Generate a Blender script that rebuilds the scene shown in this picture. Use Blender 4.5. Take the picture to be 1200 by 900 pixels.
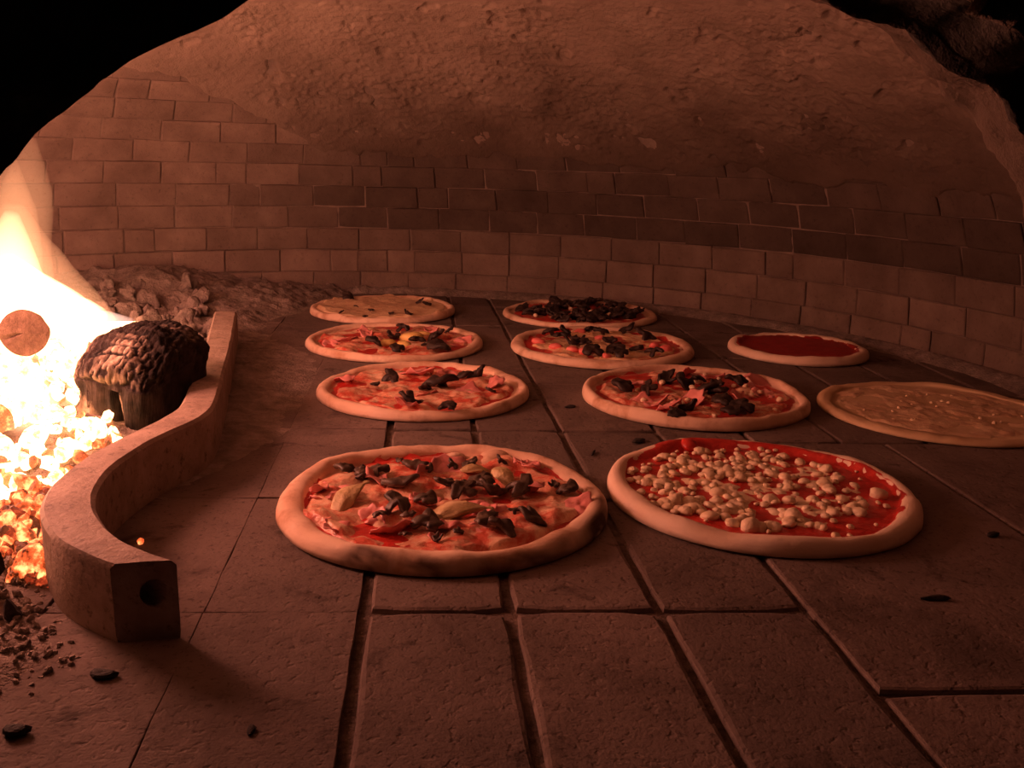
import bpy, bmesh, math, random
import numpy as np
from mathutils import Vector, Matrix

# ------------------------------------------------------------------ camera, world, light
scene = bpy.context.scene
for o in list(bpy.data.objects):
    bpy.data.objects.remove(o)
COL = scene.collection
F, PITCH, ROLL, CAM_H = 1086.4, math.radians(14.013), math.radians(1.4885), 0.3423

cam_data = bpy.data.cameras.new('camera')
cam_data.sensor_width = 36.0
cam_data.lens = F / 1200.0 * 36.0
cam_data.clip_start = 0.02
cam = bpy.data.objects.new('camera', cam_data)
COL.objects.link(cam)
_up0 = Vector((0, math.sin(PITCH), math.cos(PITCH)))
_fw = Vector((0, math.cos(PITCH), -math.sin(PITCH)))
_rt = Vector((1, 0, 0)) * math.cos(ROLL) + _up0 * math.sin(ROLL)
_up = Vector((-1, 0, 0)) * math.sin(ROLL) + _up0 * math.cos(ROLL)
_m = Matrix((_rt, _up, -_fw)).transposed().to_4x4()
_m.translation = (0, 0, CAM_H)
cam.matrix_world = _m
scene.camera = cam

world = bpy.data.worlds.new('dim_kitchen')
scene.world = world
world.use_nodes = True
world.node_tree.nodes['Background'].inputs[0].default_value = (1.0, 0.62, 0.42, 1)
world.node_tree.nodes['Background'].inputs[1].default_value = 0.004

vs = scene.view_settings
vs.view_transform = 'Standard'
vs.look = 'None'
vs.exposure = 0.12
vs.gamma = 1.0
vs.use_curve_mapping = False

FIRE_COLOR = (1.0, 0.32, 0.225)
# the light the wood fire gives off: three soft lamps inside the flames
for name, loc, power, rad in (('fire_light', (-0.66, 0.93, 0.30), 12.0, 0.07),
                              ('fire_light', (-0.84, 1.26, 0.24), 6.0, 0.07),
                              ('fire_light', (-0.70, 1.04, 0.12), 4.0, 0.05)):
    ld = bpy.data.lights.new(name, 'POINT')
    ld.energy = power
    ld.color = FIRE_COLOR
    ld.shadow_soft_size = rad
    lo = bpy.data.objects.new(name, ld)
    lo.location = loc
    COL.objects.link(lo)


def unp(px, py, z=0.0, yy=None):
    """point of the place seen at a photograph pixel, on height z or at distance yy"""
    cr, sr = math.cos(ROLL), math.sin(ROLL)
    a, b = px - 600, py - 450
    X = (a * cr + b * sr) / F
    U = -(-a * sr + b * cr) / F
    c, s = math.cos(PITCH), math.sin(PITCH)
    d = np.array([X, c + U * s, -s + U * c])
    k = (z - CAM_H) / d[2] if yy is None else yy / d[1]
    return d * k + np.array([0, 0, CAM_H])


# ------------------------------------------------------------------ helpers
def _hash(i, j, k, seed):
    n = (i * 374761393 + j * 668265263 + k * 2147483647 + seed * 1274126177) & 0xFFFFFFFF
    n = ((n ^ (n >> 13)) * 1274126177) & 0xFFFFFFFF
    n = n ^ (n >> 16)
    n = (n * 2246822519) & 0xFFFFFFFF
    return ((n ^ (n >> 15)) & 0xFFFF) / 32767.5 - 1.0


def vnoise(p, seed=0):
    """smooth value noise of points (N,3), -1..1"""
    p = np.asarray(p, dtype=np.float64)
    f = np.floor(p)
    t = p - f
    t = t * t * t * (t * (t * 6 - 15) + 10)
    i = f.astype(np.int64)
    r = 0
    for dx in (0, 1):
        wx = t[:, 0] if dx else 1 - t[:, 0]
        for dy in (0, 1):
            wy = t[:, 1] if dy else 1 - t[:, 1]
            for dz in (0, 1):
                wz = t[:, 2] if dz else 1 - t[:, 2]
                r = r + wx * wy * wz * _hash(i[:, 0] + dx, i[:, 1] + dy, i[:, 2] + dz, seed)
    return r


def fbm(p, scale, octaves=4, seed=0, gain=0.5):
    p = np.asarray(p) * scale
    a, tot, r = 1.0, 0.0, 0
    for o in range(octaves):
        r = r + a * vnoise(p * (2.03 ** o) + 17.3 * o, seed + o)
        tot += a
        a *= gain
    return r / tot


def cells(p, scale, seed=0):
    """distance to the nearest and second nearest scattered point (cracks, grains)"""
    p = np.asarray(p) * scale
    f = np.floor(p).astype(np.int64)
    d1 = np.full(len(p), 9.0)
    d2 = np.full(len(p), 9.0)
    for dx in (-1, 0, 1):
        for dy in (-1, 0, 1):
            for dz in (-1, 0, 1):
                c = f + np.array([dx, dy, dz])
                q = np.stack([c[:, n] + 0.5 + 0.48 * _hash(c[:, 0], c[:, 1], c[:, 2], seed + 31 * n) for n in range(3)], -1)
                d = np.sqrt(((p - q) ** 2).sum(1))
                d2 = np.minimum(d2, np.maximum(d, d1))
                d1 = np.minimum(d1, d)
    return d1, d2


def smooth(a, b, x):
    t = np.clip((x - a) / (b - a), 0, 1)
    return t * t * (3 - 2 * t)


def new_mesh(name, verts, faces, material=None, shade=True):
    me = bpy.data.meshes.new(name)
    me.from_pydata([tuple(map(float, v)) for v in verts], [], [tuple(map(int, f)) for f in faces])
    me.validate()
    if shade:
        me.polygons.foreach_set('use_smooth', [True] * len(me.polygons))
    if material:
        me.materials.append(material)
    me.update()
    return me


def obj(name, me, parent=None, loc=None, rot=None, scale=None):
    o = bpy.data.objects.new(name, me)
    COL.objects.link(o)
    if parent:
        o.parent = parent
    if loc is not None:
        o.location = loc
    if rot is not None:
        o.rotation_euler = rot
    if scale is not None:
        o.scale = scale if hasattr(scale, '__len__') else (scale,) * 3
    return o


def tag(o, label=None, cat=None, group=None, kind=None):
    if label:
        o['label'] = label
    if cat:
        o['category'] = cat
    if group:
        o['group'] = group
    if kind:
        o['kind'] = kind
    return o


def empty(name, loc):
    o = bpy.data.objects.new(name, None)
    o.empty_display_size = 0.02
    o.location = loc
    COL.objects.link(o)
    return o


def grid_faces(nu, nv, wrap_u=False):
    """vertices in row-major order [v][u]"""
    f = []
    un = nu if wrap_u else nu - 1
    for v in range(nv - 1):
        for u in range(un):
            u2 = (u + 1) % nu
            f.append((v * nu + u, v * nu + u2, (v + 1) * nu + u2, (v + 1) * nu + u))
    return f


# ------------------------------------------------------------------ materials
class NT:
    def __init__(self, name):
        self.mat = bpy.data.materials.new(name)
        self.mat.use_nodes = True
        self.nt = self.mat.node_tree
        self.nt.nodes.clear()
        self.out = self.nt.nodes.new('ShaderNodeOutputMaterial')
        self.tc = self.nt.nodes.new('ShaderNodeTexCoord')
        self.geo = self.nt.nodes.new('ShaderNodeNewGeometry')
        self.pos = self.geo.outputs['Position']

    def n(self, kind, **ins):
        nd = self.nt.nodes.new('ShaderNode' + kind)
        for k, v in ins.items():
            if k in ('operation', 'blend_type', 'feature', 'data_type', 'noise_dimensions', 'attribute_name', 'clamp'):
                setattr(nd, k, v)
        return nd

    def link(self, a, b):
        self.nt.links.new(a, b)

    def noise(self, scale, detail=4, rough=0.55, vec=None, dist=0.0):
        nd = self.nt.nodes.new('ShaderNodeTexNoise')
        nd.inputs['Scale'].default_value = scale
        nd.inputs['Detail'].default_value = detail
        nd.inputs['Roughness'].default_value = rough
        nd.inputs['Distortion'].default_value = dist
        self.link(vec or self.pos, nd.inputs['Vector'])
        return nd.outputs['Fac']

    def voro(self, scale, feature='F1', vec=None):
        nd = self.nt.nodes.new('ShaderNodeTexVoronoi')
        nd.feature = feature
        nd.inputs['Scale'].default_value = scale
        self.link(vec or self.pos, nd.inputs['Vector'])
        return nd.outputs['Distance']

    def ramp(self, fac, stops):
        nd = self.nt.nodes.new('ShaderNodeValToRGB')
        el = nd.color_ramp.elements
        while len(el) < len(stops):
            el.new(0.5)
        for e, (p, c) in zip(el, stops):
            e.position = p
            e.color = (*c, 1) if len(c) == 3 else c
        self.link(fac, nd.inputs['Fac'])
        return nd.outputs['Color']

    def math(self, op, a, b):
        nd = self.nt.nodes.new('ShaderNodeMath')
        nd.operation = op
        for i, v in enumerate((a, b)):
            if hasattr(v, 'is_linked'):
                self.link(v, nd.inputs[i])
            else:
                nd.inputs[i].default_value = v
        return nd.outputs[0]

    def mix(self, fac, a, b, blend='MIX'):
        nd = self.nt.nodes.new('ShaderNodeMix')
        nd.data_type = 'RGBA'
        nd.blend_type = blend
        for s, v in ((nd.inputs[0], fac), (nd.inputs[6], a), (nd.inputs[7], b)):
            if hasattr(v, 'is_linked'):
                self.link(v, s)
            elif isinstance(v, (int, float)):
                s.default_value = v
            else:
                s.default_value = (*v, 1)
        return nd.outputs[2]

    def bump(self, height, strength=0.5, dist=0.002, prev=None):
        nd = self.nt.nodes.new('ShaderNodeBump')
        nd.inputs['Strength'].default_value = strength
        nd.inputs['Distance'].default_value = dist
        self.link(height, nd.inputs['Height'])
        if prev:
            self.link(prev, nd.inputs['Normal'])
        return nd.outputs['Normal']

    def bsdf(self, color, rough=0.8, normal=None, spec=0.3, emit=None, emit_s=0.0):
        b = self.nt.nodes.new('ShaderNodeBsdfPrincipled')
        for key, v in (('Base Color', color), ('Roughness', rough), ('Emission Color', emit), ('Emission Strength', emit_s)):
            if v is None:
                continue
            s = b.inputs[key]
            if hasattr(v, 'is_linked'):
                self.link(v, s)
            elif isinstance(v, (int, float)):
                s.default_value = v
            else:
                s.default_value = (*v, 1)
        b.inputs['Specular IOR Level'].default_value = spec
        if normal:
            self.link(normal, b.inputs['Normal'])
        self.link(b.outputs[0], self.out.inputs['Surface'])
        return self.mat


M = {}


def build_materials():
    # floor fire bricks: pinkish buff, worn, pitted, sooty blotches
    t = NT('floor_tile_clay')
    oi = t.nt.nodes.new('ShaderNodeObjectInfo')
    geo = t.nt.nodes.new('ShaderNodeNewGeometry')
    pos = geo.outputs['Position']
    c = t.ramp(t.noise(9, 6, 0.6, pos), [(0.25, (0.128, 0.104, 0.091)), (0.55, (0.188, 0.154, 0.136)), (0.8, (0.245, 0.20, 0.178))])
    sp = t.ramp(t.noise(170, 3, 0.7, pos), [(0.30, (0.30, 0.28, 0.27)), (0.43, (1, 1, 1))])
    c = t.mix(0.75, c, sp, 'MULTIPLY')
    blot = t.ramp(t.noise(5.0, 5, 0.7, pos, 0.4), [(0.53, (1, 1, 1)), (0.72, (0.35, 0.33, 0.32))])
    c = t.mix(0.8, c, blot, 'MULTIPLY')
    blot = t.ramp(t.noise(17, 4, 0.65, pos, 0.6), [(0.60, (1, 1, 1)), (0.70, (0.30, 0.28, 0.27))])
    c = t.mix(0.75, c, blot, 'MULTIPLY')
    tone = t.ramp(oi.outputs['Random'], [(0.0, (0.84, 0.82, 0.80)), (1.0, (1.08, 1.04, 1.0))])
    c = t.mix(1.0, c, tone, 'MULTIPLY')
    pits = t.ramp(t.noise(120, 2, 0.5, pos), [(0.30, (0, 0, 0)), (0.42, (1, 1, 1))])
    h = t.math('ADD', t.math('MULTIPLY', t.noise(330, 2, 0.6, pos), 0.6), t.math('ADD', t.math('MULTIPLY', t.noise(30, 5, 0.65, pos), 1.8), t.math('MULTIPLY', pits, 0.6)))
    M['tile'] = t.bsdf(c, 0.9, t.bump(h, 0.34, 0.003), 0.15)

    t = NT('joint_sand')
    c = t.ramp(t.noise(60, 5, 0.7), [(0.3, (0.06, 0.05, 0.04)), (0.7, (0.22, 0.17, 0.14))])
    M['joint'] = t.bsdf(c, 0.95, t.bump(t.noise(150, 4, 0.7), 0.8, 0.004), 0.1)

    # wall bricks, own tint per brick comes from the object colour
    t = NT('fire_brick')
    oi = t.nt.nodes.new('ShaderNodeObjectInfo')
    c = t.ramp(t.noise(14, 6, 0.62), [(0.28, (0.14, 0.104, 0.086)), (0.55, (0.20, 0.152, 0.126)), (0.78, (0.26, 0.203, 0.17))])
    c = t.mix(1.0, c, oi.outputs['Color'], 'MULTIPLY')
    sp = t.ramp(t.noise(120, 3, 0.7), [(0.28, (0.5, 0.5, 0.5)), (0.42, (1, 1, 1))])
    c = t.mix(0.6, c, sp, 'MULTIPLY')
    h = t.math('ADD', t.noise(180, 3, 0.7), t.math('MULTIPLY', t.noise(35, 4, 0.6), 1.2))
    M['brick'] = t.bsdf(c, 0.92, t.bump(h, 0.5, 0.003), 0.12)

    t = NT('wall_mortar')
    c = t.ramp(t.noise(30, 5, 0.65), [(0.3, (0.14, 0.108, 0.09)), (0.7, (0.24, 0.19, 0.16))])
    M['mortar'] = t.bsdf(c, 0.95, t.bump(t.noise(160, 4, 0.7), 0.6, 0.003), 0.1)

    t = NT('dome_render')
    c = t.ramp(t.noise(7, 7, 0.62), [(0.25, (0.19, 0.145, 0.115)), (0.5, (0.26, 0.20, 0.16)), (0.8, (0.33, 0.265, 0.215))])
    # darker band, deepening to the right, where the dome springs from the wall
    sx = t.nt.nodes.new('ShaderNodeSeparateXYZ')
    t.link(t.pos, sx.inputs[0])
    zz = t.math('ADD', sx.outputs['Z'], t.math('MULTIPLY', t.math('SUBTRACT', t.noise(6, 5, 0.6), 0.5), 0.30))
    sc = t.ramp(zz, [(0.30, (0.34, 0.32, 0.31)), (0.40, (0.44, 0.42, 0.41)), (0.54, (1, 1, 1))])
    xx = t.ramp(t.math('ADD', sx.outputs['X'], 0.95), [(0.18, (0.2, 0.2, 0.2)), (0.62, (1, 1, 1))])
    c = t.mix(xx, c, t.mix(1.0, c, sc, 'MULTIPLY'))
    h = t.math('ADD', t.noise(260, 3, 0.7), t.math('MULTIPLY', t.noise(90, 4, 0.6), 1.3))
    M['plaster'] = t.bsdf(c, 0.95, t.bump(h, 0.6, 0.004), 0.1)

    t = NT('soot_and_shade_render')  # sooty outer face, and shade painted onto the left reveal
    c = t.ramp(t.noise(24, 6, 0.65), [(0.35, (0.02, 0.018, 0.017)), (0.62, (0.07, 0.058, 0.05)), (0.8, (0.22, 0.18, 0.15))])
    M['soot_shade'] = t.bsdf(c, 0.95, t.bump(t.noise(120, 4, 0.7), 0.7, 0.004), 0.1)

    t = NT('wood_ash')
    c = t.ramp(t.noise(40, 6, 0.7), [(0.28, (0.13, 0.11, 0.095)), (0.5, (0.25, 0.21, 0.18)), (0.75, (0.42, 0.365, 0.32))])
    h = t.math('ADD', t.noise(240, 3, 0.7), t.noise(80, 4, 0.7))
    M['ash'] = t.bsdf(c, 0.97, t.bump(h, 0.8, 0.005), 0.08)

    t = NT('grey_ash_lump')
    c = t.ramp(t.noise(90, 5, 0.7), [(0.3, (0.10, 0.085, 0.075)), (0.55, (0.40, 0.34, 0.29)), (0.75, (0.62, 0.54, 0.47))])
    M['lump'] = t.bsdf(c, 0.97, t.bump(t.noise(260, 4, 0.7), 0.8, 0.004), 0.08)

    t = NT('charcoal')
    c = t.ramp(t.noise(70, 5, 0.7), [(0.35, (0.012, 0.011, 0.010)), (0.75, (0.06, 0.052, 0.047))])
    M['charcoal'] = t.bsdf(c, 0.85, t.bump(t.noise(200, 4, 0.7), 0.7, 0.003), 0.25)

    # embers: glow breaks through the ash skin
    for key, stops, k in (('ember_white', [(0.26, (0.25, 0.02, 0.004)), (0.40, (1.0, 0.22, 0.05)), (0.52, (1.0, 0.48, 0.20))], 9.0),
                          ('ember_orange', [(0.36, (0.01, 0.001, 0.0)), (0.50, (0.40, 0.05, 0.012)), (0.66, (1.0, 0.34, 0.11))], 3.4),
                          ('ember_red', [(0.42, (0, 0, 0)), (0.54, (0.22, 0.02, 0.006)), (0.70, (1.0, 0.16, 0.045))], 1.6)):
        t = NT(key)
        nz = t.noise(95, 4, 0.6)
        base = t.ramp(nz, [(0.35, (0.34, 0.28, 0.24)), (0.6, (0.05, 0.03, 0.025))])
        M[key] = t.bsdf(base, 0.9, t.bump(t.noise(260, 4, 0.7), 0.6, 0.003), 0.1, t.ramp(nz, stops), k)

    # charred log: black char with pale ash where the char has turned to ash on its upper side
    t = NT('charred_wood')
    at = t.nt.nodes.new('ShaderNodeAttribute')
    at.attribute_name = 'ash'
    nz = t.noise(70, 5, 0.7)
    fac = t.ramp(t.math('ADD', t.math('MULTIPLY', at.outputs['Fac'], 0.75), t.math('MULTIPLY', nz, 0.5)), [(0.42, (0, 0, 0)), (0.78, (1, 1, 1))])
    char = t.ramp(t.noise(60, 4, 0.6), [(0.35, (0.010, 0.008, 0.007)), (0.8, (0.055, 0.04, 0.034))])
    pale = t.ramp(t.noise(120, 3, 0.6), [(0.3, (0.22, 0.17, 0.13)), (0.7, (0.55, 0.45, 0.34))])
    c = t.mix(fac, char, pale)
    mp = t.nt.nodes.new('ShaderNodeMapping')
    mp.inputs['Scale'].default_value = (1, 1, 0.12)
    t.link(t.tc.outputs['Object'], mp.inputs['Vector'])
    M['char_log'] = t.bsdf(c, 0.85, t.bump(t.noise(160, 4, 0.6, mp.outputs[0]), 0.7, 0.004), 0.25)

    t = NT('log_end_wood')
    wv = t.voro(26)
    c = t.ramp(t.noise(45, 5, 0.7), [(0.3, (0.07, 0.045, 0.034)), (0.7, (0.17, 0.115, 0.085))])
    M['log_end'] = t.bsdf(c, 0.9, t.bump(t.noise(120, 4, 0.6), 0.6, 0.003), 0.1)
    t = NT('log_bark_burning')
    c = t.ramp(t.noise(45, 5, 0.7), [(0.3, (0.03, 0.02, 0.015)), (0.7, (0.14, 0.09, 0.06))])
    g = t.ramp(t.noise(40, 5, 0.7), [(0.22, (0, 0, 0)), (0.42, (1, 1, 1))])
    M['log_bark'] = t.bsdf(c, 0.85, None, 0.2, (1.0, 0.45, 0.20), t.math('MULTIPLY', g, 9.0))

    # steel fire guard: dull scaled iron, dusty top
    t = NT('scaled_iron')
    c = t.ramp(t.noise(28, 6, 0.65), [(0.3, (0.20, 0.15, 0.12)), (0.55, (0.33, 0.26, 0.21)), (0.8, (0.42, 0.34, 0.28))])
    pit = t.ramp(t.noise(110, 4, 0.7), [(0.30, (0.25, 0.22, 0.20)), (0.44, (1, 1, 1))])
    c = t.mix(0.8, c, pit, 'MULTIPLY')
    h = t.math('ADD', t.noise(150, 4, 0.7), t.noise(40, 3, 0.6))
    M['iron'] = t.bsdf(c, 0.72, t.bump(h, 0.45, 0.003), 0.35)

    # dough
    def dough(name, pale, gold, brown, lo=0.56, hi=0.74):
        t = NT(name)
        c = t.ramp(t.noise(16, 4, 0.55), [(0.3, pale), (0.7, gold)])
        b = t.ramp(t.noise(22, 5, 0.6, None, 0.3), [(lo, (0, 0, 0)), (hi, (1, 1, 1))])
        c = t.mix(b, c, brown)
        at = t.nt.nodes.new('ShaderNodeAttribute')
        at.attribute_name = 'burn'
        c = t.mix(at.outputs['Fac'], c, (0.05, 0.022, 0.012))
        h = t.math('ADD', t.noise(70, 4, 0.6), t.math('MULTIPLY', t.noise(260, 3, 0.6), 0.4))
        return t.bsdf(c, 0.72, t.bump(h, 0.28, 0.003), 0.25)
    M['dough'] = dough('baked_dough', (0.86, 0.66, 0.50), (0.74, 0.50, 0.34), (0.46, 0.23, 0.12), 0.50, 0.72)
    M['dough_pale'] = dough('pale_dough', (0.86, 0.70, 0.55), (0.78, 0.58, 0.42), (0.55, 0.34, 0.2), 0.68, 0.9)
    M['dough_white'] = dough('oiled_dough', (0.74, 0.58, 0.36), (0.62, 0.44, 0.24), (0.5, 0.34, 0.17), 0.6, 0.85)

    def sauce(name, a, b, rough=0.33):
        t = NT(name)
        c = t.ramp(t.noise(60, 5, 0.65), [(0.3, a), (0.7, b)])
        return t.bsdf(c, rough, t.bump(t.noise(140, 4, 0.6), 0.5, 0.003), 0.5)
    M['sauce'] = sauce('tomato_sauce', (0.42, 0.02, 0.014), (0.70, 0.055, 0.04))
    M['sauce_dark'] = sauce('dark_tomato_sauce', (0.27, 0.010, 0.008), (0.42, 0.022, 0.015), 0.55)

    def cheese(name, pale, gold, red, lo, hi, rough=0.27):
        t = NT(name)
        c = t.ramp(t.noise(45, 5, 0.6), [(0.35, gold), (0.62, pale)])
        r = t.ramp(t.noise(30, 5, 0.7, None, 0.5), [(lo, (0, 0, 0)), (hi, (1, 1, 1))])
        c = t.mix(r, c, red)
        return t.bsdf(c, rough, t.bump(t.noise(110, 5, 0.65), 0.6, 0.004), 0.5)
    M['cheese'] = cheese('melted_cheese', (0.86, 0.66, 0.42), (0.80, 0.50, 0.26), (0.70, 0.20, 0.10), 0.50, 0.72)
    M['cheese_red'] = cheese('tomato_stained_cheese', (0.84, 0.62, 0.42), (0.78, 0.40, 0.24), (0.66, 0.13, 0.08), 0.42, 0.60)
    M['cheese_white'] = cheese('toasted_white_cheese', (0.78, 0.60, 0.38), (0.72, 0.48, 0.28), (0.55, 0.28, 0.14), 0.60, 0.8, 0.5)
    M['crumb'] = cheese('mozzarella_crumb', (0.88, 0.74, 0.52), (0.84, 0.66, 0.42), (0.82, 0.42, 0.28), 0.62, 0.85, 0.45)
    M['yellow_cheese'] = cheese('yellow_cheese', (0.86, 0.66, 0.24), (0.80, 0.55, 0.16), (0.7, 0.4, 0.15), 0.6, 0.85)

    t = NT('roasted_mushroom')
    c = t.ramp(t.noise(90, 4, 0.6), [(0.3, (0.035, 0.022, 0.015)), (0.6, (0.10, 0.065, 0.042)), (0.8, (0.20, 0.14, 0.09))])
    M['mushroom'] = t.bsdf(c, 0.5, t.bump(t.noise(180, 4, 0.6), 0.5, 0.002), 0.45)

    t = NT('burnt_mushroom')
    c = t.ramp(t.noise(90, 4, 0.6), [(0.35, (0.018, 0.011, 0.009)), (0.75, (0.065, 0.038, 0.028))])
    M['mushroom_dark'] = t.bsdf(c, 0.55, t.bump(t.noise(180, 4, 0.6), 0.5, 0.002), 0.4)

    t = NT('cooked_ham')
    c = t.ramp(t.noise(50, 5, 0.6), [(0.3, (0.66, 0.20, 0.18)), (0.7, (0.84, 0.38, 0.34))])
    M['ham'] = t.bsdf(c, 0.42, t.bump(t.noise(120, 4, 0.6), 0.4, 0.002), 0.45)

    t = NT('pink_sausage')
    c = t.ramp(t.noise(80, 4, 0.6), [(0.3, (0.78, 0.14, 0.13)), (0.7, (0.86, 0.26, 0.22))])
    M['sausage'] = t.bsdf(c, 0.4, None, 0.5)

    t = NT('artichoke_heart')
    c = t.ramp(t.noise(40, 4, 0.6), [(0.3, (0.40, 0.29, 0.11)), (0.6, (0.70, 0.55, 0.30)), (0.8, (0.84, 0.70, 0.46))])
    M['artichoke'] = t.bsdf(c, 0.42, t.bump(t.noise(110, 5, 0.65), 0.7, 0.004), 0.45)

    # flames: glowing gas, thin where the flame is thin
    for key, col, s in (('flame_core', (1.0, 0.46, 0.25), 80.0), ('flame_body', (1.0, 0.42, 0.22), 34.0),
                        ('flame_veil', (1.0, 0.38, 0.17), 8.0), ('flame_jet', (1.0, 0.55, 0.42), 70.0)):
        m = bpy.data.materials.new(key)
        m.use_nodes = True
        nt = m.node_tree
        nt.nodes.clear()
        out = nt.nodes.new('ShaderNodeOutputMaterial')
        e = nt.nodes.new('ShaderNodeEmission')
        e.inputs[0].default_value = (*col, 1)
        e.inputs[1].default_value = s
        nt.links.new(e.outputs[0], out.inputs['Volume'])
        M[key] = m


build_materials()
rng = random.Random(7)

# ------------------------------------------------------------------ the oven: floor
CX, CY, RW, DH = -0.24, 1.18, 1.10, 0.70      # centre and radius of the hearth, height of the dome
FY0, FY1 = 0.45, 0.525                        # outer and inner face of the oven mouth


def build_floor():
    n = 90
    ring = [(CX + (RW + .05) * math.cos(2 * math.pi * i / n), CY + (RW + .05) * math.sin(2 * math.pi * i / n)) for i in range(n)]
    ring = [(x, max(y, -0.1)) for x, y in ring]
    v = [(x, y, -0.0042) for x, y in ring] + [(x, y, -0.06) for x, y in ring]
    f = [tuple(range(n)), tuple(range(2 * n - 1, n - 1, -1))] + [(i, n + i, n + (i + 1) % n, (i + 1) % n) for i in range(n)]
    floor = obj('floor', new_mesh('floor', v, f, M['joint'], False))
    tag(floor, 'brick paved oven hearth with sandy joints', None, kind='structure')
    # joint lines between the columns: x at y=.47 and slope, measured on the photograph
    cols = [(-1.15, -.10), (-1.03, -.10), (-.91, -.10), (-.79, -.10), (-.675, -.10), (-.56, -.10), (-.445, -.10), (-.33, -.10),
            (-.212, -.10), (-.093, -.092), (.022, -.103), (.141, -.117), (.257, -.105)]
    rows = [-.07, .17, .41, .65, .89, 1.13, 1.375, 1.617, 1.86, 2.10, 2.34]

    def cx(c, y):
        return c[0] + c[1] * (y - .47)

    def tile(c0, c1, ya, yb, gl, gr, gb, gt, bevel=.004):
        pts = []
        tilt = 0.062
        for (c, y, sx, sy) in ((c0, ya, gl, gb), (c1, ya, -gr, gb), (c1, yb, -gr, -gt), (c0, yb, gl, -gt)):
            x = cx(c, y)
            yy = y + tilt * x
            pts.append(np.array([cx(c, yy) + sx, yy + sy]))
        ctr = sum(pts) / 4
        if np.hypot(ctr[0] - CX, ctr[1] - CY) > RW + .06 or ctr[1] < -.05:
            return
        out = []
        for i in range(4):
            a, b = pts[i], pts[(i + 1) % 4]
            d = (b - a) / np.linalg.norm(b - a)
            nrm = np.array([-d[1], d[0]])
            k = max(4, int(np.linalg.norm(b - a) / .03))
            for j in range(k):
                w = rng.uniform(-.0006, .0007) if j else -.0
                p = a + (b - a) * (j / k) + nrm * w
                if j == 0:
                    p = p + (ctr - p) / np.linalg.norm(ctr - p) * rng.uniform(.5, 1.5) * bevel
                out.append(p - ctr)
        m = len(out)
        dz = rng.uniform(-.0008, .0008)
        v = []
        for sc, z in ((0, -.03), (0, -bevel + dz), (bevel * .45, -bevel * .25 + dz), (bevel * 1.3, dz)):
            for p in out:
                q = p - p / np.linalg.norm(p) * sc
                v.append((q[0], q[1], z))
        f = [tuple(3 * m + i for i in range(m))]
        for r in range(3):
            f += [(r * m + i, r * m + (i + 1) % m, (r + 1) * m + (i + 1) % m, (r + 1) * m + i) for i in range(m)]
        obj('floor_tile', new_mesh('floor_tile', v, f, M['tile'], False), floor, (ctr[0], ctr[1], 0))

    for i in range(len(cols) - 1):
        for j in range(len(rows) - 1):
            g = lambda k: {8: .0001, 9: .0042, 10: .0032, 11: .003, 12: .0016}.get(k, .0008)
            tile(cols[i], cols[i + 1], rows[j], rows[j + 1], g(i), g(i + 1), rng.uniform(.0004, .0014), rng.uniform(.0004, .0014),
                 .0006 if i in (7, 8) else .0012 if i < 7 else (.0026 if j > 4 else .004))
    # right of the last measured joint: two large slabs, then the usual columns behind
    right = [(.257, -.105), (.53, -.10), (.80, -.10), (1.05, -.1)]
    for i in range(3):
        for ya, yb in ((.0, .535), (.535, 1.085)):
            tile(right[i], right[i + 1], ya, yb, .002, .001, .0012, .0012, .003)
    back = [(.257, -.105), (.365, -.10), (.475, -.095), (.585, -.09), (.70, -.09), (.815, -.09), (.93, -.09), (1.05, -.09)]
    for i in range(7):
        for j, (ya, yb) in enumerate(((1.085, 1.33), (1.33, 1.575), (1.575, 1.82), (1.82, 2.07), (2.07, 2.3))):
            tile(back[i], back[i + 1], ya, yb, .0016, .0016, .0012, .0012)


build_floor()

# ------------------------------------------------------------------ the oven: wall and dome
_t = np.linspace(0, math.pi / 2, 4001)
_n = 2.25
_pr = RW * np.cos(_t) ** (2 / _n)
_pr[-1] = 0
_pz = DH * np.sin(_t) ** (2 / _n)
_ps = np.concatenate([[0], np.cumsum(np.hypot(np.diff(_pr), np.diff(_pz)))])


def dome(phi, s, off=0.0):
    """point of the dome's inner face at azimuth phi and arc length s above the floor, off = towards the inside"""
    phi, s, off = np.broadcast_arrays(np.asarray(phi, float), np.asarray(s, float), np.asarray(off, float))
    r = np.interp(s, _ps, _pr)
    z = np.interp(s, _ps, _pz)
    r2, z2 = np.interp(s + .004, _ps, _pr), np.interp(s + .004, _ps, _pz)
    r1, z1 = np.interp(s - .004, _ps, _pr), np.interp(s - .004, _ps, _pz)
    tr, tz = r2 - r1, z2 - z1
    L = np.hypot(tr, tz) + 1e-9
    nr, nz = -tz / L, tr / L          # inward normal in the profile plane
    rr = r + nr * off
    zz = z + nz * off
    return np.stack([CX + rr * np.cos(phi), CY + rr * np.sin(phi), zz], -1)


def s_limit(phi):
    """arc length at which the bricks disappear under the rough render"""
    deg = np.degrees(phi)
    base = 0.335 + 0.20 * smooth(96, 122, deg) - 0.03 * smooth(70, 20, deg)
    p = np.stack([np.cos(phi) * 3, np.sin(phi) * 3, np.zeros_like(phi)], -1)
    return base + 0.035 * fbm(p, 3.0, 4, 5)


def project(P):
    P = np.asarray(P)
    x, y, z = P[:, 0], P[:, 1], P[:, 2] - CAM_H
    c, s = math.cos(PITCH), math.sin(PITCH)
    d = np.maximum(y * c - z * s, 1e-3)
    u = y * s + z * c
    return np.stack([600 + x / d * F, 450 - u / d * F], -1), d


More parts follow.
